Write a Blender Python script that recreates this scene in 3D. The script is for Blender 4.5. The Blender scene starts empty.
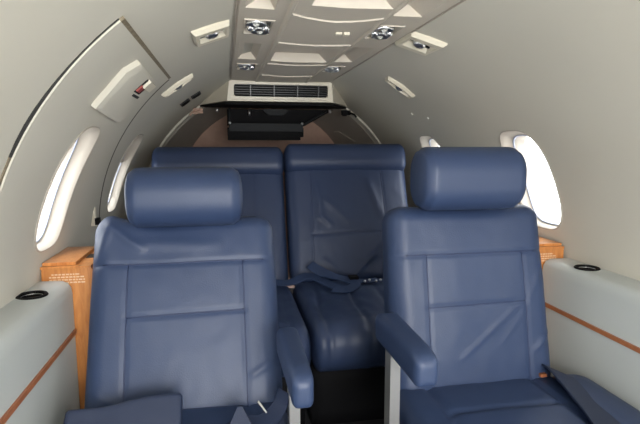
import bpy, bmesh, math, random
from math import radians as rad, sin, cos, pi, sqrt
from mathutils import Vector, Matrix, noise
random.seed(4)
S = bpy.context.scene
COL = S.collection

# ---------------------------------------------------------------- camera, sky, light
cd = bpy.data.cameras.new('camera')
cam = bpy.data.objects.new('camera', cd); COL.objects.link(cam)
cd.sensor_width = 36; cd.lens = 504.46 / 640 * 36; cd.clip_start = .02
YAW, PIT = .184955, .128465
Fv = Vector((sin(YAW) * cos(PIT), cos(YAW) * cos(PIT), -sin(PIT)))
Rv = Vector((cos(YAW), -sin(YAW), 0)); Uv = Rv.cross(Fv)
cam.matrix_world = Matrix.Translation((-.292, 0, 1.05)) @ Matrix((Rv, Uv, -Fv)).transposed().to_4x4()
S.camera = cam

w = bpy.data.worlds.new('sky'); S.world = w; w.use_nodes = True
bg = w.node_tree.nodes['Background']
bg.inputs[0].default_value = (.93, .97, 1, 1); bg.inputs[1].default_value = 3.2
S.view_settings.view_transform = 'Standard'; S.view_settings.look = 'None'
S.view_settings.gamma = 1; S.view_settings.use_curve_mapping = False
S.view_settings.exposure = 1.35

RI, ZC = .80, .631            # inner hull radius, height of its axis
WY = [-.03, .75, 1.53, 2.31]  # window stations
WYS = {-1: [-.03, .82, 1.478, 2.31], 1: [-.03, .75, 1.555, 2.30]}

def portal(loc, direction, sx, sy):
    l = bpy.data.lights.new('daylight', 'AREA'); l.shape = 'RECTANGLE'; l.size = sx; l.size_y = sy
    l.cycles.is_portal = True
    o = bpy.data.objects.new('daylight', l); COL.objects.link(o); o.location = loc
    o.rotation_euler = Vector(direction).to_track_quat('-Z', 'Y').to_euler()
for s in (-1, 1):
    for y in WY:
        portal((s * .86, y, .94), (-s, 0, 0), .36, .3)
portal((0, -.98, .95), (0, 1, 0), 1.0, 1.0)
# daylight from the open entry door and windscreens ahead of the cabin
l = bpy.data.lights.new('entry_daylight', 'AREA'); l.shape = 'RECTANGLE'; l.size = .8; l.size_y = .55; l.energy = 11; l.color = (1, .97, .93)
o = bpy.data.objects.new('entry_daylight', l); COL.objects.link(o); o.location = (0, -.94, 1.03); o.rotation_euler = (rad(90), 0, 0)

# ---------------------------------------------------------------- materials
def mat(name, col, rough=.6, metal=0, spec=.5, nscale=0, namt=0, bump=0, bscale=200, coat=0, trans=0):
    m = bpy.data.materials.new(name); m.use_nodes = True
    nt = m.node_tree; b = nt.nodes['Principled BSDF']
    b.inputs['Base Color'].default_value = (*col, 1); b.inputs['Roughness'].default_value = rough
    b.inputs['Metallic'].default_value = metal; b.inputs['Specular IOR Level'].default_value = spec
    b.inputs['Coat Weight'].default_value = coat; b.inputs['Transmission Weight'].default_value = trans
    tc = nt.nodes.new('ShaderNodeTexCoord')
    if namt:
        n = nt.nodes.new('ShaderNodeTexNoise'); n.inputs['Scale'].default_value = nscale; n.inputs['Detail'].default_value = 4
        r = nt.nodes.new('ShaderNodeMapRange'); r.inputs[3].default_value = 1 - namt; r.inputs[4].default_value = 1 + namt
        mx = nt.nodes.new('ShaderNodeVectorMath'); mx.operation = 'SCALE'; mx.inputs[0].default_value = col
        nt.links.new(tc.outputs['Object'], n.inputs['Vector']); nt.links.new(n.outputs[0], r.inputs[0])
        nt.links.new(r.outputs[0], mx.inputs['Scale']); nt.links.new(mx.outputs[0], b.inputs['Base Color'])
    if bump:
        v = nt.nodes.new('ShaderNodeTexNoise'); v.inputs['Scale'].default_value = bscale; v.inputs['Detail'].default_value = 3
        bp = nt.nodes.new('ShaderNodeBump'); bp.inputs['Strength'].default_value = bump; bp.inputs['Distance'].default_value = .002
        nt.links.new(tc.outputs['Object'], v.inputs['Vector']); nt.links.new(v.outputs[0], bp.inputs['Height'])
        nt.links.new(bp.outputs[0], b.inputs['Normal'])
    return m
M = dict(
    liner=mat('beige_headliner', (.60, .575, .50), .75, nscale=3, namt=.04, bump=.15, bscale=500),
    panel=mat('ceiling_vinyl', (.60, .545, .465), .55, nscale=4, namt=.03, bump=.1, bscale=400),
    cream=mat('cream_plastic', (.72, .67, .55), .4),
    reveal=mat('window_reveal', (.44, .40, .345), .4),
    rubber=mat('dark_rubber', (.02, .02, .02), .7, nscale=90, namt=.5),
    gasket=mat('speckled_seal', (.20, .165, .11), .7, nscale=140, namt=.6),
    seam=mat('dark_seam', (.13, .12, .10), .9),  # dark joint colour along the aft edge of the exit panel
    leather=mat('navy_leather', (.026, .044, .100), .47, spec=.45, nscale=6, namt=.08, bump=.18, bscale=320),
    leather_shaded=mat('navy_leather_aft_shaded', (.025, .041, .093), .47, spec=.45, nscale=6, namt=.08, bump=.18, bscale=320),  # same navy leather, the dimmer light at the rear put into its colour
    piping=mat('navy_piping', (.016, .028, .08), .5),
    web=mat('belt_webbing', (.012, .021, .052), .6, bump=.4, bscale=600),
    vinyl=mat('grey_vinyl', (.50, .53, .52), .5, nscale=3, namt=.04, bump=.2, bscale=450),
    chrome=mat('chrome', (.85, .86, .88), .28, metal=1),
    steel=mat('brushed_steel', (.30, .30, .30), .45, metal=.6),
    black=mat('black_plastic', (.006, .006, .007), .7, spec=.12),
    grey=mat('dark_grey_plastic', (.016, .018, .020), .6, spec=.2),
    carpet=mat('dark_carpet', (.018, .018, .022), .95, bump=.6, bscale=300),
    aft=mat('taupe_carpet', (.46, .41, .355), .95, nscale=40, namt=.12, bump=.5, bscale=300),
    rose=mat('rose_brown_carpet', (.52, .35, .275), .95, nscale=30, namt=.12, bump=.5, bscale=300),
    white=mat('white_print', (.8, .78, .72), .6),
    diffuser=mat('frosted_diffuser', (.60, .61, .57), .35),
    shade=mat('window_blind', (.46, .42, .36), .7),
    gasket_b=mat('blue_grey_gasket', (.30, .33, .42), .5),
    wood_d=mat('dark_wood', (.36, .13, .055), .4, nscale=60, namt=.2),
    black_g=mat('black_louvre', (.012, .012, .013), .35),
    print=mat('faded_print', (.72, .50, .32), .6),
    red=mat('red_handle', (.35, .06, .05), .45),
    outer=mat('hull_skin', (.7, .7, .7), .5),
)
def wood():
    m = bpy.data.materials.new('varnished_wood'); m.use_nodes = True; nt = m.node_tree; b = nt.nodes['Principled BSDF']
    tc = nt.nodes.new('ShaderNodeTexCoord'); mp = nt.nodes.new('ShaderNodeMapping'); mp.inputs['Scale'].default_value = (14, 14, 2)
    n = nt.nodes.new('ShaderNodeTexNoise'); n.inputs['Scale'].default_value = 5; n.inputs['Detail'].default_value = 6; n.inputs['Distortion'].default_value = 1.2
    cr = nt.nodes.new('ShaderNodeValToRGB')
    cr.color_ramp.elements[0].position = .3; cr.color_ramp.elements[0].color = (.44, .155, .04, 1)
    cr.color_ramp.elements[1].position = .7; cr.color_ramp.elements[1].color = (.62, .26, .075, 1)
    nt.links.new(tc.outputs['Object'], mp.inputs[0]); nt.links.new(mp.outputs[0], n.inputs['Vector'])
    nt.links.new(n.outputs[0], cr.inputs[0]); nt.links.new(cr.outputs[0], b.inputs['Base Color'])
    b.inputs['Roughness'].default_value = .3; b.inputs['Coat Weight'].default_value = .4
    return m
M['wood'] = wood()
def glass():
    m = bpy.data.materials.new('clear_pane'); m.use_nodes = True; nt = m.node_tree; nt.nodes.clear()
    o = nt.nodes.new('ShaderNodeOutputMaterial'); mx = nt.nodes.new('ShaderNodeMixShader'); mx.inputs[0].default_value = .06
    t = nt.nodes.new('ShaderNodeBsdfTransparent'); g = nt.nodes.new('ShaderNodeBsdfGlossy'); g.inputs['Roughness'].default_value = .05
    nt.links.new(t.outputs[0], mx.inputs[1]); nt.links.new(g.outputs[0], mx.inputs[2]); nt.links.new(mx.outputs[0], o.inputs[0])
    return m
M['glass'] = glass()

# ---------------------------------------------------------------- helpers
def obj(name, verts, faces, m, parent=None, smooth=False, angle=None):
    me = bpy.data.meshes.new(name); me.from_pydata([tuple(v) for v in verts], [], faces)
    bm = bmesh.new(); bm.from_mesh(me); bmesh.ops.recalc_face_normals(bm, faces=bm.faces); bm.to_mesh(me); bm.free()
    me.materials.append(m)
    if smooth or angle:
        me.polygons.foreach_set('use_smooth', [True] * len(me.polygons))
        if angle: me.set_sharp_from_angle(angle=rad(angle))
    o = bpy.data.objects.new(name, me); COL.objects.link(o)
    if parent:
        o.parent = parent
        o.matrix_parent_inverse = world_of(parent).inverted()
    return o
def world_of(o):
    m = o.matrix_basis.copy()
    if o.parent: m = world_of(o.parent) @ o.matrix_parent_inverse @ m
    return m
def empty(name, loc, label, cat, group=None):
    o = bpy.data.objects.new(name, None); COL.objects.link(o); o.location = loc; o.empty_display_size = .05
    return tag(o, label, cat, group)
def tag(o, label, cat, group=None):
    o['label'] = label; o['category'] = cat
    if group: o['group'] = group
    return o
def structure(o): o['kind'] = 'structure'; return o
class MB:
    def __init__(s): s.v = []; s.f = []
    def add(s, v, f):
        n = len(s.v); s.v += [Vector(p) for p in v]; s.f += [tuple(i + n for i in q) for q in f]; return s
    def box(s, a, b, fn=None):
        (x0, y0, z0), (x1, y1, z1) = a, b
        v = [(x0,y0,z0),(x1,y0,z0),(x1,y1,z0),(x0,y1,z0),(x0,y0,z1),(x1,y0,z1),(x1,y1,z1),(x0,y1,z1)]
        if fn: v = [fn(*p) for p in v]
        return s.add(v, [(0,3,2,1),(4,5,6,7),(0,1,5,4),(1,2,6,5),(2,3,7,6),(3,0,4,7)])
    def loft(s, loops, cap=True, closed=True):
        n = len(loops[0]); v = [p for l in loops for p in l]; f = []
        for i in range(len(loops) - 1):
            for j in range(n if closed else n - 1):
                k = (j + 1) % n; f.append((i*n+j, i*n+k, (i+1)*n+k, (i+1)*n+j))
        if cap: f += [tuple(range(n)), tuple(range((len(loops)-1)*n, len(loops)*n))]
        return s.add(v, f)
    def tube(s, pts, r, n=10):
        pts = [Vector(p) for p in pts]; loops = []
        for i, p in enumerate(pts):
            d = (pts[min(i+1, len(pts)-1)] - pts[max(i-1, 0)]).normalized()
            a = d.cross(Vector((0, 0, 1)) if abs(d.z) < .9 else Vector((1, 0, 0))).normalized(); b = d.cross(a)
            loops.append([p + (a*cos(2*pi*j/n) + b*sin(2*pi*j/n)) * r for j in range(n)])
        return s.loft(loops)
    def lathe(s, prof, c, ax=(0, 0, 1), n=24, cap=True):
        ax = Vector(ax).normalized(); a = ax.orthogonal().normalized(); b = ax.cross(a); c = Vector(c)
        return s.loft([[c + ax*h + (a*cos(2*pi*j/n) + b*sin(2*pi*j/n))*r for j in range(n)] for r, h in prof], cap=cap)
    def ball(s, c, r, n=12):
        return s.lathe([(r*sin(pi*(i+.05)/(8.1)), -r*cos(pi*(i+.05)/8.1)) for i in range(9)], c, n=n)
    def map(s, fn): s.v = [Vector(fn(*p)) for p in s.v]; return s
    def build(s, name, m, parent=None, smooth=False, angle=None): return obj(name, s.v, s.f, m, parent, smooth, angle)

def rbox(sx, sy, sz, r, res=.01):
    """rounded box centred on the origin; r = (rx, ry, rz) corner radii"""
    if not hasattr(r, '__len__'): r = (r, r, r)
    n = [max(4, int(round(q / res))) for q in (sx, sy, sz)]
    H = Vector((sx/2, sy/2, sz/2)); idx = {}; v = []; f = []
    def P(i, j, k):
        key = (i, j, k)
        if key not in idx:
            p = Vector((-H.x + sx*i/n[0], -H.y + sy*j/n[1], -H.z + sz*k/n[2]))
            c = Vector([max(-H[a]+r[a], min(H[a]-r[a], p[a])) for a in range(3)])
            d = Vector([(p[a]-c[a])/r[a] for a in range(3)])
            if d.length > 0:
                q = max(abs(d.x), abs(d.y), abs(d.z)); d = d.normalized() * q
                # square -> round remap
            idx[key] = len(v); v.append(Vector([c[a] + d[a]*r[a] for a in range(3)]))
        return idx[key]
    for ax in range(3):
        a, b = [(1, 2), (2, 0), (0, 1)][ax]
        for side in (0, n[ax]):
            for i in range(n[a]):
                for j in range(n[b]):
                    q = []
                    for di, dj in ((0, 0), (1, 0), (1, 1), (0, 1)):
                        t = [0, 0, 0]; t[ax] = side; t[a] = i + di; t[b] = j + dj; q.append(P(*t))
                    f.append(tuple(q if side else q[::-1]))
    m = MB(); m.v = v; m.f = f; return m

def RH(y):  # hull narrows a little towards the tail
    return RI if y < 2.5 else RI - .022 * min(1, (y - 2.5) / .45)
def hp(a, y, h=0):
    r = RH(y) - h; return Vector((r * cos(rad(a)), y, ZC + r * sin(rad(a))))
def boolean(o, cutters):
    for c in cutters:
        md = o.modifiers.new('b', 'BOOLEAN'); md.operation = 'DIFFERENCE'; md.solver = 'EXACT'; md.object = c
    dg = bpy.context.evaluated_depsgraph_get(); me = bpy.data.meshes.new_from_object(o.evaluated_get(dg))
    o.modifiers.clear(); old = o.data; o.data = me; me.name = o.name
    for c in cutters: bpy.data.objects.remove(c)
def cut_obj(mb): return mb.build('cutter', M['seam'])

def wloop(y0, sc, N=48, hy=.116, hz=.163, zc=.937):
    out = []
    for i in range(N):
        t = 2*pi*i/N; e = 2/3.4
        cy = math.copysign(abs(cos(t))**e, cos(t)); cz = math.copysign(abs(sin(t))**e, sin(t))
        out.append((y0 + (hy + sc)*cy*1.0, zc + (hz + sc)*cz))
    return out
def wcutter(side, y0, sc=0):
    l = wloop(y0, sc)
    return cut_obj(MB().loft([[(side*x, a, b) for a, b in l] for x in (.45, 1.1)]))

# ---------------------------------------------------------------- the cabin shell
def shell(a0, a1, y0, y1, h0, h1, dy=.1, da=2.5):
    ny = max(1, round((y1-y0)/dy)); na = max(1, round((a1-a0)/da)); mb = MB()
    I = lambda i, j, k: (i*(na+1)+j)*2+k
    v = [hp(a0+(a1-a0)*j/na, y0+(y1-y0)*i/ny, h) for i in range(ny+1) for j in range(na+1) for h in (h0, h1)]
    f = []
    for i in range(ny):
        for j in range(na):
            for k in (0, 1): f.append((I(i,j,k), I(i+1,j,k), I(i+1,j+1,k), I(i,j+1,k)))
        for j in (0, na): f.append((I(i,j,0), I(i+1,j,0), I(i+1,j,1), I(i,j,1)))
    for i in (0, ny):
        for j in range(na): f.append((I(i,j,0), I(i,j+1,0), I(i,j+1,1), I(i,j,1)))
    return mb.add(v, f)
for nm, a0, a1, s in (('wall_left', 90, 240, -1), ('wall_right', -60, 90, 1)):
    o = structure(shell(a0, a1, -.95, 2.98, 0, -.07).build(nm, M['liner'], angle=30))
    boolean(o, [wcutter(s, y) for y in WYS[s]])
    o.data.polygons.foreach_set('use_smooth', [True]*len(o.data.polygons)); o.data.set_sharp_from_angle(angle=rad(30))

structure(MB().box((-.56, -.95, -.06), (.56, 3.65, 0)).build('floor', M['carpet']))
# forward bulkhead with the entry opening behind the photographer
def fwd():
    n = 48; out = [(RI*cos(2*pi*i/n)*1.04, ZC+RI*sin(2*pi*i/n)*1.04) for i in range(n)]
    inn = []
    for x, z in out:
        dx, dz = x, z - .72; s = min(.42/abs(dx) if dx else 9, .60/abs(dz) if dz else 9); inn.append((dx*s, .72+dz*s))
    mb = MB(); L = [[(x, -.95, z) for x, z in out], [(x, -.95, z) for x, z in inn], [(x, -.99, z) for x, z in inn], [(x, -.99, z) for x, z in out]]
    L.append(L[0]); mb.loft(L, cap=False); return mb
structure(fwd().build('wall_front', M['liner']))

# flat centre headliner panel with its recesses
CZ = 1.388
def ceiling():
    pr = [(-.256, 1.388), (-.250, 1.383), (-.134, 1.381), (-.130, 1.3745), (-.122, 1.3735), (-.118, 1.379), (0, 1.376),
          (.118, 1.379), (.122, 1.3735), (.130, 1.3745), (.134, 1.381), (.250, 1.383), (.256, 1.388), (.256, 1.44), (-.256, 1.44)]
    ys = [-.95 + i*.12 for i in range(30)] + [2.65]
    o = MB().loft([[(x, y, z) for x, z in pr] for y in ys]).build('ceiling', M['panel'], angle=25)
    cs = []
    def pocket(x0, x1, y0, y1, ax, d=.034):        # V-sectioned pocket with a steep far wall
        ap = x0+(x1-x0)*ax
        def sec(y, k):                              # extended below the panel so the cut is clean
            z0 = 1.372; dz = (1.381-z0)/d
            return [(x0-(ap-x0)*dz*k, y, z0), (x1+(x1-ap)*dz*k, y, z0), (ap+.006, y, 1.381+d*k), (ap-.006, y, 1.381+d*k)]
        cs.append(cut_obj(MB().loft([sec(y0, 1), sec(y1, 1)])))
    def tray(x0, x1, y0, y1, d=.032, sl=.012, sr=.035):
        lo = lambda z, k: [(x0+sl*k, y0+.03*k, z), (x1-sr*k, y0+.03*k, z), (x1-sr*k, y1-.006*k, z), (x0+sl*k, y1-.006*k, z)]
        cs.append(cut_obj(MB().loft([lo(1.370, -.2), lo(1.379+d, 1)])))
    for s in (-1, 1):
        if s < 0: pocket(-.238, -.166, .95, 1.28, .7); pocket(-.238, -.168, 1.70, 2.0, .6)
        else: pocket(.135, .218, .95, 1.285, .42); pocket(.135, .212, 1.70, 2.0, .45)
        for yy, l, c in ((1.385, .165, -.193 if s < 0 else .167), (2.10, .15, -.196 if s < 0 else .168)):
            cs.append(cut_obj(MB().box((c-.037, yy+.004, 1.36), (c+.037, yy+l-.004, 1.40))))
    tray(-.112, .112, 1.72, 2.005)
    tray(-.085, .118, .92, 1.215, d=.030)
    boolean(o, cs)
    o.data.polygons.foreach_set('use_smooth', [True]*len(o.data.polygons)); o.data.set_sharp_from_angle(angle=rad(20))
    return o
structure(ceiling())
# cross ribs between the centre sections
def trim_bar(n, y, w_, arc):
    mb = MB(); L = []
    for i in range(17):
        x = -.118 + .236*i/16; yy = y + arc*(1-(2*i/16-1)**2); zb = 1.379 - .003*(1-abs(2*i/16-1))
        L.append([(x, yy-w_/2, zb+.003), (x, yy-w_/4, zb-.004), (x, yy+w_/4, zb-.004), (x, yy+w_/2, zb+.003)])
    structure(mb.loft(L).build('trim_%d' % n, M['panel'], angle=30))
trim_bar(1, 1.30, .012, .045); trim_bar(2, 1.65, .012, .012); trim_bar(3, 2.06, .012, .01); trim_bar(4, 2.38, .010, .02)
for n, s in ((5, -1), (6, 1)):   # long edge joints of the headliner
    structure(MB().box((s*.2570-.0012, -.9, 1.382), (s*.2570+.0012, 2.63, 1.3905)).build('trim_%d' % n, M['aft']))

# aft end: arch frame, baggage cone, aft bulkhead
def ring(y, r, zc, a0=-70, a1=250, n=48): return [(r*cos(rad(a0+(a1-a0)*i/n)), y, zc + r*sin(rad(a0+(a1-a0)*i/n))) for i in range(n+1)]
secs = [(2.975, .783, ZC), (2.972, .768, ZC), (3.03, .757, ZC), (3.04, .80, ZC), (2.98, .86, ZC)]
mb = MB(); L = [ring(*s) for s in secs]; L.append(L[0]); mb.loft(L, cap=False, closed=False)
structure(mb.build('trim_7', M['liner'], angle=40))
L = [ring(y, r, z) for y, r, z in ((3.02, .757, ZC), (3.3, .71, .66), (3.6, .63, .71), (3.85, .56, .75), (3.85, .60, .75), (3.3, .75, .66), (3.02, .80, ZC))]
L.append(L[0]); mb = MB(); mb.loft(L, cap=False, closed=False)
structure(mb.build('wall_aft', M['aft'], smooth=True))
mb = MB(); mb.loft([[(x, y, z) for x, _, z in ring(3.7, .80, .70, -90, 268)] for y in (3.66, 3.70)])
structure(mb.build('wall_back', M['rose']))

# ---------------------------------------------------------------- windows
wn = 0
def window(side, y0, hh=0., shade=0):
    global wn; wn += 1
    l0 = {}
    def loop(sc, h):   # h<0 is outwards
        out = []
        for y, z in wloop(y0, sc):
            r = RI - h; out.append((side*sqrt(r*r-(z-ZC)**2), y, z))
        return out
    t = hh
    L = [loop(.005, .000), loop(.005, t+.002), loop(.002, t+.0035), loop(0, t+.001), loop(-.004, -.008), loop(-.006, -.026), loop(-.011, -.030),
         loop(-.012, -.046), loop(-.016, -.066), loop(.02, -.076)]
    root = structure(MB().loft(L, cap=False).build('window_%d' % wn, M['reveal'], angle=50))
    a, b = loop(-.0135, -.056), loop(-.0135, -.060)
    MB().loft([a, b]).build('pane', M['glass'], root)
    MB().loft([loop(-.006, -.0285), loop(-.0125, -.0285), loop(-.0135, -.0315), loop(-.008, -.0315)], cap=False).build('gasket', M['gasket_b'], root, smooth=True)
    if shade:
        zt, zb = .937+.17, .937+.165-shade
        mb = MB(); Ls = []
        for i in range(9):
            z = zb + (zt-zb)*i/8; sh = 1-((z-.937)/.155)**3.4 if z > .937 else 1
            hy = (.118)*(max(0.02, sh))**(1/3.4)
            for r in (0,): pass
            Ls.append([(side*sqrt((RI+d)**2-(z-ZC)**2), y0+q*hy, z) for d, q in ((.030, -1), (.030, 1), (.035, 1), (.035, -1))])
        mb.loft(Ls).build('blind', M['shade'], root)
        z = zb
        MB().loft([[(side*sqrt((RI+d)**2-(z-ZC)**2), y, z+e) for d, e in ((.024, -.006), (.036, -.006), (.036, .006), (.024, .006))] for y in (y0-.105, y0+.105)]).build('blind_handle', M['shade'], root)
    return root
for y in WYS[-1]:
    window(-1, y, .006 if y == 1.478 else 0, .115 if y > 2 else 0)
for y in WYS[1]: window(1, y, 0, 0)

# ---------------------------------------------------------------- emergency exit door panel, left
def door():
    A0, A1 = 126.2, 176
    fy = lambda a: .985 + (a-A0)*.0030
    ay = lambda a: 1.775 + max(0, a-A0)*.0068
    na, ny = 24, 20
    def grid(h): return [[hp(A0+(A1-A0)*j/na, fy(A0+(A1-A0)*j/na) + (ay(A0+(A1-A0)*j/na)-fy(A0+(A1-A0)*j/na))*i/ny, h) for j in range(na+1)] for i in range(ny+1)]
    def solid(g0, g1):
        mb = MB(); a, b = len(g0), len(g0[0]); I = lambda i, j, k: (i*b+j)*2+k
        v = [g[i][j] for i in range(a) for j in range(b) for g in (g0, g1)]; f = []
        for i in range(a-1):
            for j in range(b-1):
                for k in (0, 1): f.append((I(i,j,k), I(i+1,j,k), I(i+1,j+1,k), I(i,j+1,k)))
            for j in (0, b-1): f.append((I(i,j,0), I(i+1,j,0), I(i+1,j,1), I(i,j,1)))
        for i in (0, a-1):
            for j in range(b-1): f.append((I(i,j,0), I(i,j+1,0), I(i,j+1,1), I(i,j,1)))
        return mb.add(v, f)
    o = solid(grid(.006), grid(-.01)).build('door_1', M['liner'], angle=30)
    boolean(o, [wcutter(-1, 1.478)])
    o.data.polygons.foreach_set('use_smooth', [True]*len(o.data.polygons)); o.data.set_sharp_from_angle(angle=rad(30))
    structure(o)
    def strip(f0, f1, a0, a1, h0, h1, n=24):
        g = lambda h: [[hp(a, f(a), h) for a in [a0+(a1-a0)*j/n for j in range(n+1)]] for f in (f0, f1)]
        return solid(g(h0), g(h1))
    wd = lambda a: .003 + .012*math.exp(-((a-145)/8)**2) + (.012 if a > 152 else 0)*min(1, (a-152)/6)
    strip(lambda a: fy(a)-wd(a), lambda a: fy(a)+.001, A0, 150, .0025, -.01).build('door_gap', M['rubber'], o)
    strip(lambda a: fy(a)-wd(a), lambda a: fy(a)+.001, 150, 176, .0025, -.01).build('door_gap', M['gasket'], o)
    strip(lambda a: ay(a)-.001, lambda a: ay(a)+.016, A0, 176, .0062, -.01).build('door_seam', M['seam'], o)
    g = lambda h: [[hp(a, .985+.79*i/16, h) for a in (A0-.65, A0+.02)] for i in range(17)]
    solid(g(.006), g(-.01)).build('door_seal', M['gasket'], o)
    # pull handle housing
    poly = [(139.4, 1.30), (131.0, 1.265), (128.2, 1.29), (128.6, 1.54), (130.2, 1.60), (134.5, 1.66), (139.4, 1.67), (141.0, 1.62)]
    ca = sum(p[0] for p in poly)/8; cy = sum(p[1] for p in poly)/8
    lp = lambda k, h: [hp(ca+(a-ca)*k, cy+(y-cy)*k, h) for a, y in poly]
    MB().loft([lp(1.0, .005), lp(1.0, .019), lp(.90, .026), lp(.87, .027)]).build('handle_cover', M['liner'], o, angle=20)
    q = lambda A, B, h0, h1: solid([[hp(a, y, h0) for a in A] for y in B], [[hp(a, y, h1) for a in A] for y in B])
    lim = [129.4, 130.6, 131.8, 133.0]
    q(lim, (1.44, 1.52), .022, .0285).build('recess_plate', M['black'], o)['label'] = 'black plate standing in for the shaded recess'  # black plate set proud of the cover, recess shade put into its colour
    q([131.0, 131.8, 132.6], (1.445, 1.485), .026, .032).build('pull_handle', M['red'], o)['label'] = 'dull red pull handle'
    q([129.2, 130.2, 131.2], (1.46, 1.56), .026, .036).build('handle_flap', M['cream'], o)['label'] = 'cream flap'
    q([133.4, 134.0], (1.46, 1.55), .026, .029).build('handle_slot', M['rubber'], o)
door()

# ---------------------------------------------------------------- side ledges
def ledge(s, label):
    root = empty('side_ledge', (s*.75, .3, 0), label, 'ledge', 'padded ledges along the cabin walls')
    pr = [(.709, .0), (.709, .655), (.7115, .672), (.719, .684), (.732, .690), (.798, .692), (.80, .60), (.79, .45), (.72, .27), (.715, .0)]
    o = MB().loft([[(s*x, y, z) for x, z in pr] for y in [-.9+.1*i for i in range(24)] + [1.435]]).build('ledge_body', M['vinyl'], root, angle=40)
    boolean(o, [cut_obj(MB().lathe([(.029, .64), (.029, .72)], (s*.762, 1.30, 0), n=32))])
    o.data.polygons.foreach_set('use_smooth', [True]*len(o.data.polygons)); o.data.set_sharp_from_angle(angle=rad(35))
    MB().box((s*.7035, -.9, .543), (s*.7115, 1.43, .555)).build('wood_strip', M['wood_d'], root)['label'] = 'thin orange varnished wood strip'
    c = MB().lathe([(.026, .642), (.026, .691), (.028, .6945), (.034, .6945), (.036, .6915), (.0355, .690), (.029, .6895), (.0285, .641)], (s*.762, 1.30, 0), n=36).build('cup_holder', M['black'], root, angle=40)
    c['label'] = 'round black cup holder'
    MB().lathe([(.0256, .6875), (.0256, .6885), (.0275, .6885), (.0275, .6875), (.0256, .6875)], (s*.762, 1.30, 0), n=32, cap=False).build('chrome_ring', M['chrome'], c, smooth=True)
ledge(-1, 'grey padded ledge with wood strip along the left wall by the nearest left window')
ledge(1, 'grey padded ledge with wood strip along the right wall beside the right front seat')

def woodbox(s, label, w_in):
    root = empty('wooden_cabinet', (s*.73, 1.56, 0), label, 'cabinet', 'varnished cabinets behind the side ledges')
    xi, xo = s*w_in, s*.789; y0, y1 = 1.442, 1.68
    a, b = min(xi, xo), max(xi, xo)
    mb = MB()
    def P(x, y, z):
        if z < .3 and abs(x) > .7: x = s*.72
        return (x, y, z)
    pr = [(w_in, 0), (w_in, .715), (w_in+.004, .722), (.786, .722), (.789, .60), (.775, .45), (.73, .30), (.70, .1), (.68, 0)]
    mb.loft([[(s*x, y, z) for x, z in pr] for y in (y0, y1)]).build('cabinet_body', M['wood'], root)
    MB().box((a+.002, y0-.004, .722), (b-.004, y1, .729)).build('cabinet_top', M['wood'], root)
    lid = MB().box((a+.004 if s < 0 else a+.05, y0+.008, .7295), (b-.046 if s < 0 else b-.006, y1-.004, .738)).build('lid', M['wood'], root)
    MB().box((b-.043 if s < 0 else a+.010, y0+.10, .7285), (b-.012 if s < 0 else a+.043, y0+.15, .7300)).build('lid_slot', M['rubber'], root)
    # small printed placard, too small to read
    mb = MB(); c = (a+b)/2; rr = random.Random(3)
    for r_ in range(4):
        z = .706 - r_*.0075; x = c-.045+(.006 if r_ in (0, 3) else 0); e = c+.045-(.012 if r_ == 0 else 0)
        while x < e:
            l = rr.uniform(.004, .010); mb.box((x, y0-.0012, z-.0018), (min(x+l, e), y0+.001, z+.0018)); x += l+.0025
    mb.build('placard_print', M['print'], root)['label'] = 'pale printed placard lines'
woodbox(-1, 'orange varnished wooden cabinet behind the left ledge under the left window', .655)
woodbox(1, 'orange varnished wooden cabinet behind the right front seat at the end of the right ledge', .64)

# ---------------------------------------------------------------- seats
def groove(d, w_): return math.exp(-(d/w_)**2)
def segd(px, pz, a, b):
    ax, az = a; bx, bz = b; t = max(0, min(1, ((px-ax)*(bx-ax)+(pz-az)*(bz-az))/((bx-ax)**2+(bz-az)**2)))
    return math.hypot(px-ax-t*(bx-ax), pz-az-t*(bz-az)), t

def back_panel(W, H, T, seams, folds, topfn, wfn, puff=.010, r=(.05, .05, .045), res=.0062, seed=0):
    """front faces -y, bottom at z=0"""
    mb = rbox(W, T, H, r, res)
    def fn(x, y, z):
        z += H/2; fr = max(0, min(1, (-y/(T/2)-.1)/.6)); d = 0
        x2 = x * wfn(z/H)
        u, v = x/(W/2), (z/H)*2-1
        d -= puff*(1-u*u)*(1-v*v)
        for s in seams:
            dd, t = segd(x, z, s[0], s[1]); d += (.0025 if abs(s[0][0]-s[1][0]) < .02 else .004)*groove(dd, .0055)
        for a, b, amp, wd in folds:
            dd, t = segd(x, z, a, b); d -= amp*sin(pi*min(1, max(0, t)))**.5*groove(dd, wd) if 0 < t < 1 else 0
        n = noise.noise(Vector((x*9+seed, z*6, seed)))*.003 + noise.noise(Vector((x*28+seed, z*22, seed+5)))*.0009
        y2 = y + (d + n)*fr
        return (x2, y2, z + topfn(x)*max(0, (z/H-.7)/.3))
    mb.fn = fn; mb.H = H; mb.T = T
    return mb.map(fn)
def tilt(mb, ang, base):
    R_ = Matrix.Rotation(-rad(ang), 4, 'X'); b = Vector(base)
    return mb.map(lambda x, y, z: b + (R_ @ Vector((x, y, z))))
def stitch(fn, H, T, seams, ang, base, parent, r=.0017):
    R_ = Matrix.Rotation(-rad(ang), 4, 'X'); b0 = Vector(base)
    for (ax, az), (bx, bz) in seams:
        n = 40; pts = []
        for i in range(n+1):
            x = ax+(bx-ax)*i/n; z = az+(bz-az)*i/n
            if abs(x) > parent['hw']-.035 or z < .02: continue
            q = Vector(fn(x, -T/2, z-H/2)); q.y += T/2 - .0006; pts.append(b0 + R_ @ q)
        if len(pts) > 2: MB().tube(pts, r, 6).build('seam', M['piping'], parent, smooth=True)

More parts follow.
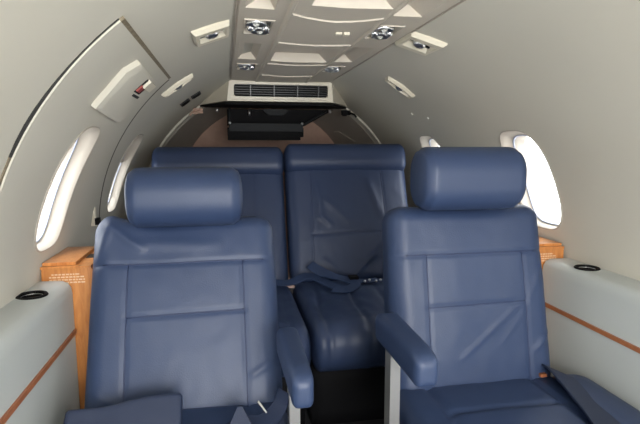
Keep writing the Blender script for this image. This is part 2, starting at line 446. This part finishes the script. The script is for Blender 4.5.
def front_seat(cx, ang, label, seams, folds, topfn, arm_x, arm, yb=1.18, hr=None, seed=0, W=.475, H=.49, az=.592, aw=.048):
    root = empty('cabin_chair', (cx, 1.1, 0), label, 'chair', 'front row navy leather seats')
    T = .125
    b = back_panel(W, H, T, seams, folds, topfn, lambda t: 1.01-.035*max(0, t-.6)-.02*t, seed=seed); fn_ = b.fn
    b.map(lambda x, y, z: (x, y+T/2, z))
    tilt(b, ang, (cx, yb-.008, .385)); bo = b.build('backrest', M['leather'], root, smooth=True); bo['hw'] = W/2; stitch(fn_, H, T, seams, ang, (cx, yb-.008, .385), bo)
    # dark stitched seam lines lying in the grooves
    R_ = Matrix.Rotation(-rad(ang), 4, 'X')
    # back shell
    sh = rbox(.40, .04, .44, .018, .03).map(lambda x, y, z: (x, y+T+.012, z+.23)); tilt(sh, ang, (cx, yb-.008, .385)); sh.build('back_shell', M['grey'], root, smooth=True)
    # headrest: a fat roll with flat-ish ends
    h = rbox(.292, .15, hr['h'], (.022, .068, .068), .008)
    def hf(x, y, z):
        e = .006*groove(abs(x)-.128, .005)
        k = 1 - e/.07; return (x, y*k, z*k)
    h.map(hf).map(lambda x, y, z: (x+cx+hr['dx'], y+hr['y'], z+hr['z']))
    h.build('headrest', M['leather'], root, smooth=True)
    for s in (-1, 1): MB().tube([(cx+s*.07, hr['y']+.03, hr['z']), (cx+s*.07, hr['y']+.065, hr['z']-.16)], .007).build('headrest_post', M['steel'], root, smooth=True)
    # cushion
    c = rbox(.495, .56, .15, (.04, .06, .05), .0095)
    def cf(x, y, z):
        up = max(0, min(1, z/.075*1.4)); d = .012*(1-(x/.23)**2)*(1-(y/.28)**2)
        for s in (((-.15, -.3), (-.15, .3)), ((.15, -.3), (.15, .3)), ((-.15, .09), (.15, .09))):
            dd, t = segd(x, y, *s); d -= .007*groove(dd, .008)
        d += .0025*noise.noise(Vector((x*12, y*12, seed)))
        return (x+cx, y+.955, z+.345+d*up)
    c.map(cf).build('cushion', M['leather'], root, smooth=True)
    rbox(.42, .46, .12, .02, .05).map(lambda x, y, z: (x+cx, y+.98, z+.215)).build('seat_frame', M['grey'], root, smooth=True)
    MB().box((cx-.12, .80, 0), (cx+.12, 1.14, .16)).build('seat_base', M['grey'], root)
    # aisle armrest
    s = arm
    a = rbox(aw, .275, .070, (.013, .022, .018), .007)
    def af(x, y, z):
        f = max(0, (-y-.09)/.11); g = max(0, -y-.02)
        k = 1 + .15*(y/.2)
        return (x*k+arm_x, y+1.022, z*(1-.18*f)+az-.012*f*f-.010*f)
    arm_o = a.map(af).build('armrest', M['leather'], root, smooth=True)
    xp = arm_x + s*.006
    MB().box((xp-.012, 1.06, .27), (xp+.012, 1.10, .585)).build('armrest_post', M['steel'], root)['label'] = 'flat grey metal post'
    return root

sL = [((-.24, .398), (.24, .398)), ((-.142, 0), (-.142, .398)), ((.148, 0), (.148, .398)), ((-.142, .264), (.148, .270))]
fL = [((-.20, .50), (-.10, .435), .007, .012), ((-.14, .46), (.1, .44), .004, .018), ((.155, .10), (.225, .145), .005, .007),
      ((-.21, .085), (-.15, .06), .003, .006), ((-.225, .40), (-.19, .50), .005, .012)]
topL = lambda x: .012*groove(x+.205, .035) - .012*math.exp(-((x+.06)/.09)**2)
front_seat(-.400, 22.7, 'navy leather seat on the left side beside the left ledge, its headrest set lower', sL, fL, topL, -.157, 1,
           hr=dict(h=.152, y=1.345, z=.922, dx=.005), seed=1, W=.478, H=.530)
sR = [((-.24, .386), (.24, .386)), ((-.135, 0), (-.135, .386)), ((.147, 0), (.147, .386)), ((-.135, .245), (.147, .250))]
fR = [((-.06, .10), (.150, .262), .0035, .0055), ((.155, .25), (.215, .36), .003, .006),
      ((.16, .11), (.225, .165), .005, .006), ((.06, .13), (.148, .235), .002, .006)]
topR = lambda x: -.006*math.exp(-(x/.12)**2)
RS = front_seat(.366, 12.3, 'navy leather seat on the right side beside the right ledge, its headrest set higher', sR, fR, topR, .090, -1,
           hr=dict(h=.168, y=1.262, z=.966, dx=-.020), seed=7, W=.462, H=.522, az=.612, aw=.056)
# lowered outboard armrest of the right seat
o = rbox(.145, .62, .07, (.05, .06, .03), .012).map(lambda x, y, z: (x+.624, y+.895, z+.385+.01*(1-(x/.07)**2)))
o = o.build('outboard_armrest', M['leather'], RS, smooth=True)

def aft_seat(s, label, zt, seams, folds, seed):
    cx = s*.314-.007; root = empty('bench_seat', (cx, 2.1, 0), label, 'seat', 'aft row navy leather bench seats')
    T = .13; ang = 21
    b = back_panel(.618, .60, T, seams, folds, lambda x: 0, lambda t: 1.0, puff=.018, res=.0078, seed=seed); fn_ = b.fn; b.map(lambda x, y, z: (x, y+T/2, z))
    bo = tilt(b, ang, (cx, 2.25, .40+zt)).build('backrest', M['leather_shaded'], root, smooth=True); bo['hw'] = .35; stitch(fn_, .60, T, seams, ang, (cx, 2.25, .40+zt), bo)
    h = rbox(.626, .17, .155, (.035, .065, .06), .010)
    h.map(lambda x, y, z: (x, y+.05, z+.625)); tilt(h, ang, (cx, 2.25, .40+zt)).build('headrest', M['leather_shaded'], root, smooth=True)
    c = rbox(.626, .66, .19, (.03, .09, .085), .010)
    def cf(x, y, z):
        up = max(0, min(1, (z-y*.3)/.095*1.2)); d = .012*(1-(x/.3)**2)
        for q, am in ((-.245, .012), (-.10, .012), (.02, .006), (.15, .010), (.25, .01)):
            d -= am*groove(x-q-.03*(y+.1)-.01*sin(y*9), .009)
        d += .010*noise.noise(Vector((x*11+seed, y*4, 2)))*up + .004*noise.noise(Vector((x*30, y*12, seed)))
        n = Vector((0, -.5 if y < -.2 else 0, 1)).normalized()
        return (x+cx, y+1.955+n.y*d*up, z+.335+zt*.5+n.z*d*up)
    c.map(cf).build('cushion', M['leather_shaded'], root, smooth=True)
    rbox(.615, .5, .24, .02, .06).map(lambda x, y, z: (x+cx, y+2.0, z+.122)).build('seat_base', M['black'], root, smooth=True)
    return root
s1 = [((.165, 0), (.165, .56)), ((-.165, 0), (-.165, .56)), ((-.165, .30), (.165, .30))]
aft_seat(-1, 'left navy leather bench seat of the rear row, behind the lower headrest', 0, s1, [], 3)
s2 = [((-.20, 0), (-.19, .56)), ((.175, 0), (.165, .56)), ((-.20, .235), (.172, .245))]
f2 = [((-.16, .33), (-.10, .27), .008, .010), ((-.02, .02), (.165, .20), .010, .008), ((-.08, .05), (-.16, .12), .006, .012), ((-.17, .50), (-.15, .30), .008, .016), ((.09, .52), (.15, .30), .006, .02),
      ((.0, .10), (.16, .14), .005, .02), ((-.15, .42), (.0, .28), .004, .02)]
aft_seat(1, 'right navy leather bench seat of the rear row, with a belt lying across it', .015, s2, f2, 9)

# ---------------------------------------------------------------- belts
def ribbon(pts, w_, normals, t=.0022):
    """pts polyline, smoothed; normals: facing direction for each point"""
    P = [Vector(p) for p in pts]; N = [Vector(n).normalized() for n in normals]
    def cr(A, i, t_):
        a, b, c, d = A[max(i-1, 0)], A[i], A[i+1], A[min(i+2, len(A)-1)]
        return .5*((2*b)+(c-a)*t_+(2*a-5*b+4*c-d)*t_**2+(3*b-a-3*c+d)*t_**3)
    C_, NN = [], []
    for i in range(len(P)-1):
        for k in range(8):
            C_.append(cr(P, i, k/8)); NN.append(N[i].lerp(N[i+1], k/8).normalized())
    C_.append(P[-1]); NN.append(N[-1]); L = []
    for i, p in enumerate(C_):
        d = (C_[min(i+1, len(C_)-1)]-C_[max(i-1, 0)]).normalized(); sd = d.cross(NN[i]).normalized(); n = sd.cross(d)
        L.append([p-sd*w_/2-n*t/2, p+sd*w_/2-n*t/2, p+sd*w_/2+n*t/2, p-sd*w_/2+n*t/2])
    return MB().loft(L)
up = (0, -.25, 1)
# left seat: thick folded lap belt across the cushion
t = empty('seat_belt', (-.5, 1.08, .43), 'dark wide belt strap folded across the left front seat cushion beside the wooden cabinet', 'seat belt')
def pad(x, y, z):
    n = noise.noise(Vector((x*14, y*20, 1)))*.006 + .004*sin(x*38)
    yy, zz = y*.70 - z*.72, y*.70 + z*.72
    return (x-.520, yy+1.075, zz+.458+n+.012*(x/.12)-.0*y)
rbox(.245, .10, .022, (.008, .012, .010), .006).map(pad).build('strap', M['web'], t, smooth=True)
ribbon([(-.64, 1.00, .42), (-.59, 1.02, .435), (-.54, 1.02, .438)], .06, [(0, -.8, .6)]*3, .008).build('folded_strap', M['web'], t, angle=40)
# left seat: inboard strap with buckle tongue
t = empty('seat_belt', (-.24, 1.08, .43), 'belt strap with bright buckle tongue at the left front seat below its armrest', 'seat belt')
ribbon([(-.17, 1.10, .49), (-.185, 1.09, .455), (-.22, 1.07, .437), (-.27, 1.06, .441), (-.33, 1.0, .443)], .045, [(-.9, -.4, .3), (-.7, -.5, .5), up, up, up], .003).build('strap', M['web'], t, angle=40)
MB().loft([[(-.312, 1.02, .430), (-.235, 1.02, .430), (-.268, 1.062, .482), (-.278, 1.062, .482)], [(-.306, 1.05, .430), (-.240, 1.05, .430), (-.268, 1.070, .480), (-.277, 1.070, .480)]]).build('folded_strap', M['web'], t)
MB().loft([[(-.222, 1.10, .462), (-.232, 1.105, .466), (-.229, 1.108, .469)], [(-.211, 1.085, .450), (-.214, 1.083, .449), (-.214, 1.087, .453)]]).build('buckle_tongue', M['chrome'], t)['label'] = 'bright metal tongue'
# right seat: strap coming out beside the cushion
t = empty('seat_belt', (.53, 1.1, .43), 'dark belt strap falling forward between the right front seat and its outboard armrest', 'seat belt')
ribbon([(.585, 1.20, .43), (.575, 1.14, .450), (.562, 1.04, .436), (.545, .96, .434), (.52, .88, .438), (.49, .80, .440)], .075,
       [(.2, -.6, .8), (.3, -.2, .8), (.35, 0, .9), (.3, 0, 1), (.1, 0, 1), (0, 0, 1)], .005).build('strap', M['web'], t, angle=40)
MB().box((.538, 1.17, .428), (.556, 1.185, .436)).build('buckle_anchor', M['wood_d'], t)
# aft right seat belt
t = empty('seat_belt', (.15, 2.1, .45), 'navy lap belt heaped with its buckle on the right rear bench cushion', 'seat belt')
def z_(y): return .447
ribbon([(-.10, 2.17, .455), (-.02, 2.15, .458), (.05, 2.17, .478), (.10, 2.15, .470), (.15, 2.07, .458), (.19, 2.02, .458)], .05, [up]*6, .004).build('strap', M['leather'], t, angle=40)
ribbon([(.075, 2.21, .52), (.11, 2.17, .50), (.17, 2.13, .482), (.22, 2.11, .470), (.25, 2.06, .462), (.20, 2.0, .456), (.14, 2.02, .456)], .045, [(0, -.8, .6)]*2+[up]*5, .004).build('strap', M['leather'], t, angle=40)
ribbon([(.25, 2.12, .462), (.31, 2.11, .458), (.37, 2.12, .460)], .035, [up]*3, .003).build('strap', M['leather'], t, angle=40)
MB().box((.235, 2.10, .470), (.275, 2.14, .482)).build('buckle', M['black'], t)
mb = MB()
for i, (x, y) in enumerate(((.30, 2.09), (.325, 2.105), (.35, 2.085), (.375, 2.10))): mb.ball((x, y, .464), .006)
mb.build('buckle_studs', M['chrome'], t, smooth=True)
# shoulder belt guide on the left wall
t = empty('belt_guide', (-.70, 1.78, .80), 'small dark belt guide on the left wall beside the lower headrest seat', 'bracket')
MB().box((-.785, 1.96, .76), (-.765, 1.975, .83)).build('bracket_plate', M['cream'], t)
MB().box((-.767, 1.95, .765), (-.752, 1.975, .79)).build('guide', M['black'], t)

# ---------------------------------------------------------------- reading lights, gasper vents
def reading_light(cx, y0, l, label):
    root = empty('reading_light', (cx, y0+l/2, 1.39), label, 'light', 'chrome reading lights in the ceiling panel')
    w2 = .037; zf = 1.379; y1 = y0+l
    mb = MB(); lo = lambda a, z: [(cx-w2-a, y0-a+.003, z), (cx+w2+a, y0-a+.003, z), (cx+w2+a, y1+a-.003, z), (cx-w2-a, y1+a-.003, z)]
    L = [lo(.004, 1.3815), lo(.003, 1.379), lo(.0, 1.379), lo(-.001, 1.396), lo(.002, 1.396)]; L.append(L[0])
    mb.loft(L, cap=False).build('bezel', M['panel'], root)
    MB().box((cx-w2, y0+.004, 1.394), (cx+w2, y1-.004, 1.3985)).build('tray', M['steel'], root)
    ym = (y0+y1)/2
    for i, dy in enumerate((-.27*l, .27*l)):
        lamp = MB().lathe([(.026, .018), (.027, 0), (.024, -.002), (.019, .010), (.012, .014), (.003, .015)], (cx+(.008 if i else -.008), ym+dy, 1.377), n=20).build('lamp', M['chrome'], root, smooth=True)
        MB().ball((cx+(.008 if i else -.008), ym+dy, 1.381), .010).build('bulb', M['diffuser'], lamp, smooth=True)
    for s in (-1, 1): MB().ball((cx+s*.022, ym, 1.380), .011).build('nozzle', M['chrome'], root, smooth=True)
    MB().lathe([(.011, .012), (.012, -.004), (.006, -.006), (.005, .004)], (cx, ym, 1.378), n=16).build('switch', M['chrome'], root, smooth=True)
for s, nm in ((-1, 'left'), (1, 'right')):
    reading_light(-.193 if s < 0 else .167, 1.385, .165, 'larger chrome reading light, nearer one on the %s of the ceiling panel' % nm)
    reading_light(-.196 if s < 0 else .168, 2.10, .15, 'smaller chrome reading light, farther one on the %s of the ceiling panel near the grille' % nm)
def frame_at(a, y, h=0, tilt_=0):
    p = hp(a, y, h); n = Vector((-cos(rad(a)), 0, -sin(rad(a)))); u = Vector((-sin(rad(a)), 0, cos(rad(a)))) ; v = Vector((0, 1, 0))
    return lambda x, yy, z: p + u*x + v*yy + n*z
def gasper(a, y, wu, wv, rt, label):
    fn = frame_at(a, y, 0); root = empty('air_vent', hp(a, y, 0), label, 'air vent', 'cream gasper air vents on the headliner')
    s = 1 if a < 90 else -1
    def rl(du, dv, z, sk=.0):   # skewed, pointed frame
        pts = [(-wu/2-du, -wv/2-dv), (0, -wv/2-dv-.012*rt), (wu/2+du, -wv/2-dv), (wu/2+du, wv/2+dv), (0, wv/2+dv+.012*rt), (-wu/2-du, wv/2+dv)]
        return [(u, v + s*u*.35*(1-rt), z) for u, v in pts]
    L = [rl(0, 0, -.004), rl(0, 0, .006), rl(-.006, -.006, .016), rl(-.014, -.012 if rt else -.035, .016), rl(-.02, -.016 if rt else -.055, .003), rl(-.02, -.016 if rt else -.055, -.003)]
    mb = MB().loft(L, cap=False); n = len(mb.v); mb.f.append(tuple(range(n-6, n)))
    mb.map(fn).build('bezel', M['cream'], root, angle=20)
    MB().lathe([(.006, -.002), (.021, -.001), (.021, .005), (.017, .012), (.010, .016), (.009, .011), (.003, .010)], (0, 0, .002), n=20).map(fn).build('nozzle', M['chrome'], root, smooth=True)
    MB().box((-.034 if not rt else -.034, -.005, .003), (.034 if not rt else .034, .005, .007)).map(fn).build('vane', M['grey'], root)
for s, nm in ((-1, 'left'), (1, 'right')):
    gasper(113.8 if s < 0 else 67.5, 1.46 if s < 0 else 1.52, .105, .15, 0, 'cream framed air vent with chrome nozzle, nearer one on the %s headliner' % nm)
    gasper(125.4 if s < 0 else 57.0, 2.00 if s < 0 else 2.06, .14, .05, 1, 'slim cream air vent with round nozzle, farther one on the %s headliner' % nm)
for k, a in enumerate((127.0, 122.4)):
    fn = frame_at(a, 2.60, 0)
    t = empty('wall_switch', hp(a, 2.6, 0), 'small dark square switch, %s of the pair by the aft arch' % ('lower' if k == 0 else 'upper'), 'switch', 'dark switches on the left headliner')
    MB().box((-.026, -.05, -.002), (.026, .055, .004)).map(fn).build('switch_plate', M['rubber'], t)
    MB().box((-.018, -.04, .004), (.018, .04, .007)).map(fn).build('rocker', M['black'], t)
# ceiling lights in the centre recesses
def lens(x0, x1, y0, z0, y1, z1, label):
    n = Vector((0, z0-z1, y1-y0)).normalized()*-.003
    mb = MB().loft([[Vector(p)+n*k for p in ((x0, y0, z0), (x1, y0, z0), (x1-.012, y1, z1), (x0+.012, y1, z1))] for k in (.3, 1.6)])
    t = empty('cabin_light', ((x0+x1)/2, (y0+y1)/2, 1.39), label, 'light', 'flat white ceiling lights'); mb.build('diffuser', M['diffuser'], t)
    return t
t = lens(-.105, .076, 2.0035, 1.3805, 1.9985, 1.409, 'flat white rectangular light in the ceiling panel nearest the black grille')
t = lens(-.078, .083, 1.2135, 1.3805, 1.2085, 1.407, 'flat white rectangular light in the ceiling panel at the top edge of the photo')
t = empty('ceiling_latch', (.05, 1.48, 1.379), 'small bright latch on the ceiling panel between the two nearer reading lights', 'latch')
MB().box((.030, 1.47, 1.371), (.048, 1.49, 1.380)).build('latch_plate', M['cream'], t); MB().box((.053, 1.468, 1.370), (.070, 1.488, 1.380)).build('latch_button', M['cream'], t)

# ---------------------------------------------------------------- aft valance with the air grille
t = empty('grille_housing', (0, 2.7, 1.28), 'cream housing with a long black air grille across the ceiling at the cabin rear', 'air grille')
v = [(-.262, 2.635, 1.392), (.262, 2.635, 1.392), (.275, 2.65, 1.282), (-.275, 2.65, 1.282), (.44, 2.985, 1.284), (-.44, 2.985, 1.284), (.30, 2.985, 1.39), (-.30, 2.985, 1.39), (.345, 2.80, 1.352), (-.345, 2.80, 1.352)]
f = [(0, 1, 2, 3), (1, 8, 4, 2), (8, 6, 4), (0, 3, 5, 9), (9, 5, 7), (3, 2, 4, 5), (7, 5, 4, 6), (0, 9, 7, 6, 8, 1)]
obj('housing', v, f, M['cream'], t)
fr = lambda u, w_, d: (u, 2.632+(1.392-w_)*.125-d, w_)
def rr_(hx, z0, z1, d, c=.008): return [fr(x, z, d) for x, z in ((-hx+c, z0), (hx-c, z0), (hx, z0+c), (hx, z1-c), (hx-c, z1), (-hx+c, z1), (-hx, z1-c), (-hx, z0+c))]
L = [rr_(.255, 1.290, 1.375, -.01), rr_(.255, 1.290, 1.375, .014), rr_(.242, 1.303, 1.364, .014), rr_(.240, 1.305, 1.362, .0)]; 
MB().loft(L, cap=False).build('grille_frame', M['cream'], t, angle=30)
mb = MB(); mb.loft([rr_(.242, 1.303, 1.364, 0), rr_(.242, 1.303, 1.364, .002)]).build('grille_cavity', M['black'], t)
mb = MB()
for k in range(5):
    z = 1.311+k*.0115; mb.add([fr(-.24, z, .003), fr(.24, z, .003), fr(.24, z+.003, .011), fr(-.24, z+.003, .011), fr(-.24, z+.002, .003), fr(.24, z+.002, .003), fr(.24, z+.005, .011), fr(-.24, z+.005, .011)],
        [(0, 1, 2, 3), (4, 7, 6, 5), (3, 2, 6, 7), (0, 4, 5, 1), (0, 3, 7, 4), (1, 5, 6, 2)])
for x in (-.16, -.04, .08, .19): mb.add([fr(x+a, z, d) for a in (0, .005) for z in (1.304, 1.363) for d in (.002, .012)], [(0, 1, 3, 2), (4, 6, 7, 5), (0, 4, 5, 1), (2, 3, 7, 6), (1, 5, 7, 3), (0, 2, 6, 4)])
mb.build('grille_louvres', M['black_g'], t)
# black shelf lip and equipment under it
t = empty('overhead_rack', (-.05, 2.95, 1.2), 'black fold-down equipment rack hanging under the cream grille housing', 'equipment rack')
MB().loft([[(-.285, 2.665, z), (.285, 2.665, z), (.43, 2.985, z+.01), (.42, 3.03, z+.01), (-.42, 3.03, z+.01), (-.43, 2.985, z+.01)] for z in (1.265, 1.2735)]).build('rack_shelf', M['black'], t)
MB().loft([[(-.275, y, 1.262), (.34, y, 1.265), (.17, y, 1.17), (-.275, y, 1.17)] for y in (2.965, 2.985)]).build('rack_back', M['black'], t)
MB().box((-.275, 2.84, 1.105), (.145, 2.975, 1.155)).build('rack_tray', M['black'], t)
MB().box((-.265, 2.828, 1.135), (.14, 2.842, 1.178)).build('tray_lip', M['grey'], t)
MB().box((-.275, 2.855, 1.088), (.13, 2.96, 1.106)).build('tray_base', M['black'], t)
MB().loft([[(-.072, y, 1.262), (.066, y, 1.262), (.066, y, 1.250), (.034, y, 1.226), (-.045, y, 1.226), (-.072, y, 1.250)] for y in (2.90, 2.93)]).build('latch_plate', M['grey'], t)
MB().tube([(-.15, 2.93, 1.262), (-.15, 2.925, 1.225)], .006).build('lever', M['chrome'], t, smooth=True)
for q in ([(-.262, 2.87, 1.262), (-.262, 2.87, 1.155)], [(.135, 2.86, 1.165), (.30, 2.93, 1.262)]): MB().tube(q, .006).build('strut', M['grey'], t, smooth=True)
for x, z in ((-.262, 1.18), (.135, 1.178)): MB().ball((x, 2.826, z), .008).build('knob', M['chrome'], t, smooth=True)
for s, x, lb in ((-1, -.43, 'left'), (1, .415, 'right')):
    t = empty('coat_hook', (x, 2.93, 1.25), 'small %s hook on the %s end of the aft arch' % ('black' if s > 0 else 'reddish-brown', lb), 'hook', 'hooks at the aft arch')
    mb = MB(); mb.box((x-.03, 2.92, 1.235), (x+.022, 2.94, 1.262)); mb.box((x-.028, 2.90, 1.228), (x-.006, 2.92, 1.243)); mb.tube([(x+.01, 2.92, 1.25), (x+.035*s*1., 2.88, 1.235), (x+.045*s, 2.875, 1.22)], .006)
    mb.build('hook', M['black'] if s > 0 else M['rose'], t)
    mb = MB(); mb.tube([(x-s*.10, 2.93, 1.262), (x-s*.10, 2.925, 1.245)], .009); mb.build('fastener', M['chrome'], t, smooth=True)
# pale patch on the right wall of the baggage bay
t = empty('wall_plate', (.50, 3.4, 1.12), 'pale rectangular plate on the right side wall of the baggage bay', 'plate')
def cp(a, y, h):
    k = (y-3.02)/.28 if y < 3.3 else 1+(y-3.3)/.3; r = (.757-.047*k if k < 1 else .71-.08*(k-1)) - h; z0 = ZC+.029*k if k < 1 else .66+.05*(k-1)
    return (r*cos(rad(a)), y, z0+r*sin(rad(a)))
MB().loft([[cp(a, y, h) for a, y in ((37, 3.3), (45, 3.42), (45, 3.5), (37, 3.38))] for h in (.002, .008)]).build('plate', M['reveal'], t)
# little studs on the right headliner
for k, (a, y) in enumerate(((45.5, 2.25), (42.8, 2.12))):
    t = tag(MB().lathe([(.001, 0), (.006, 0), (.005, .003), (.001, .004)], hp(a, y, 0), (-cos(rad(a)), 0, -sin(rad(a))), n=12).build('headliner_stud', M['white'], None, smooth=True),
            'tiny %s stud on the right headliner above the far right window' % ('white' if k == 0 else 'paler lower'), 'stud', 'studs on the right headliner')
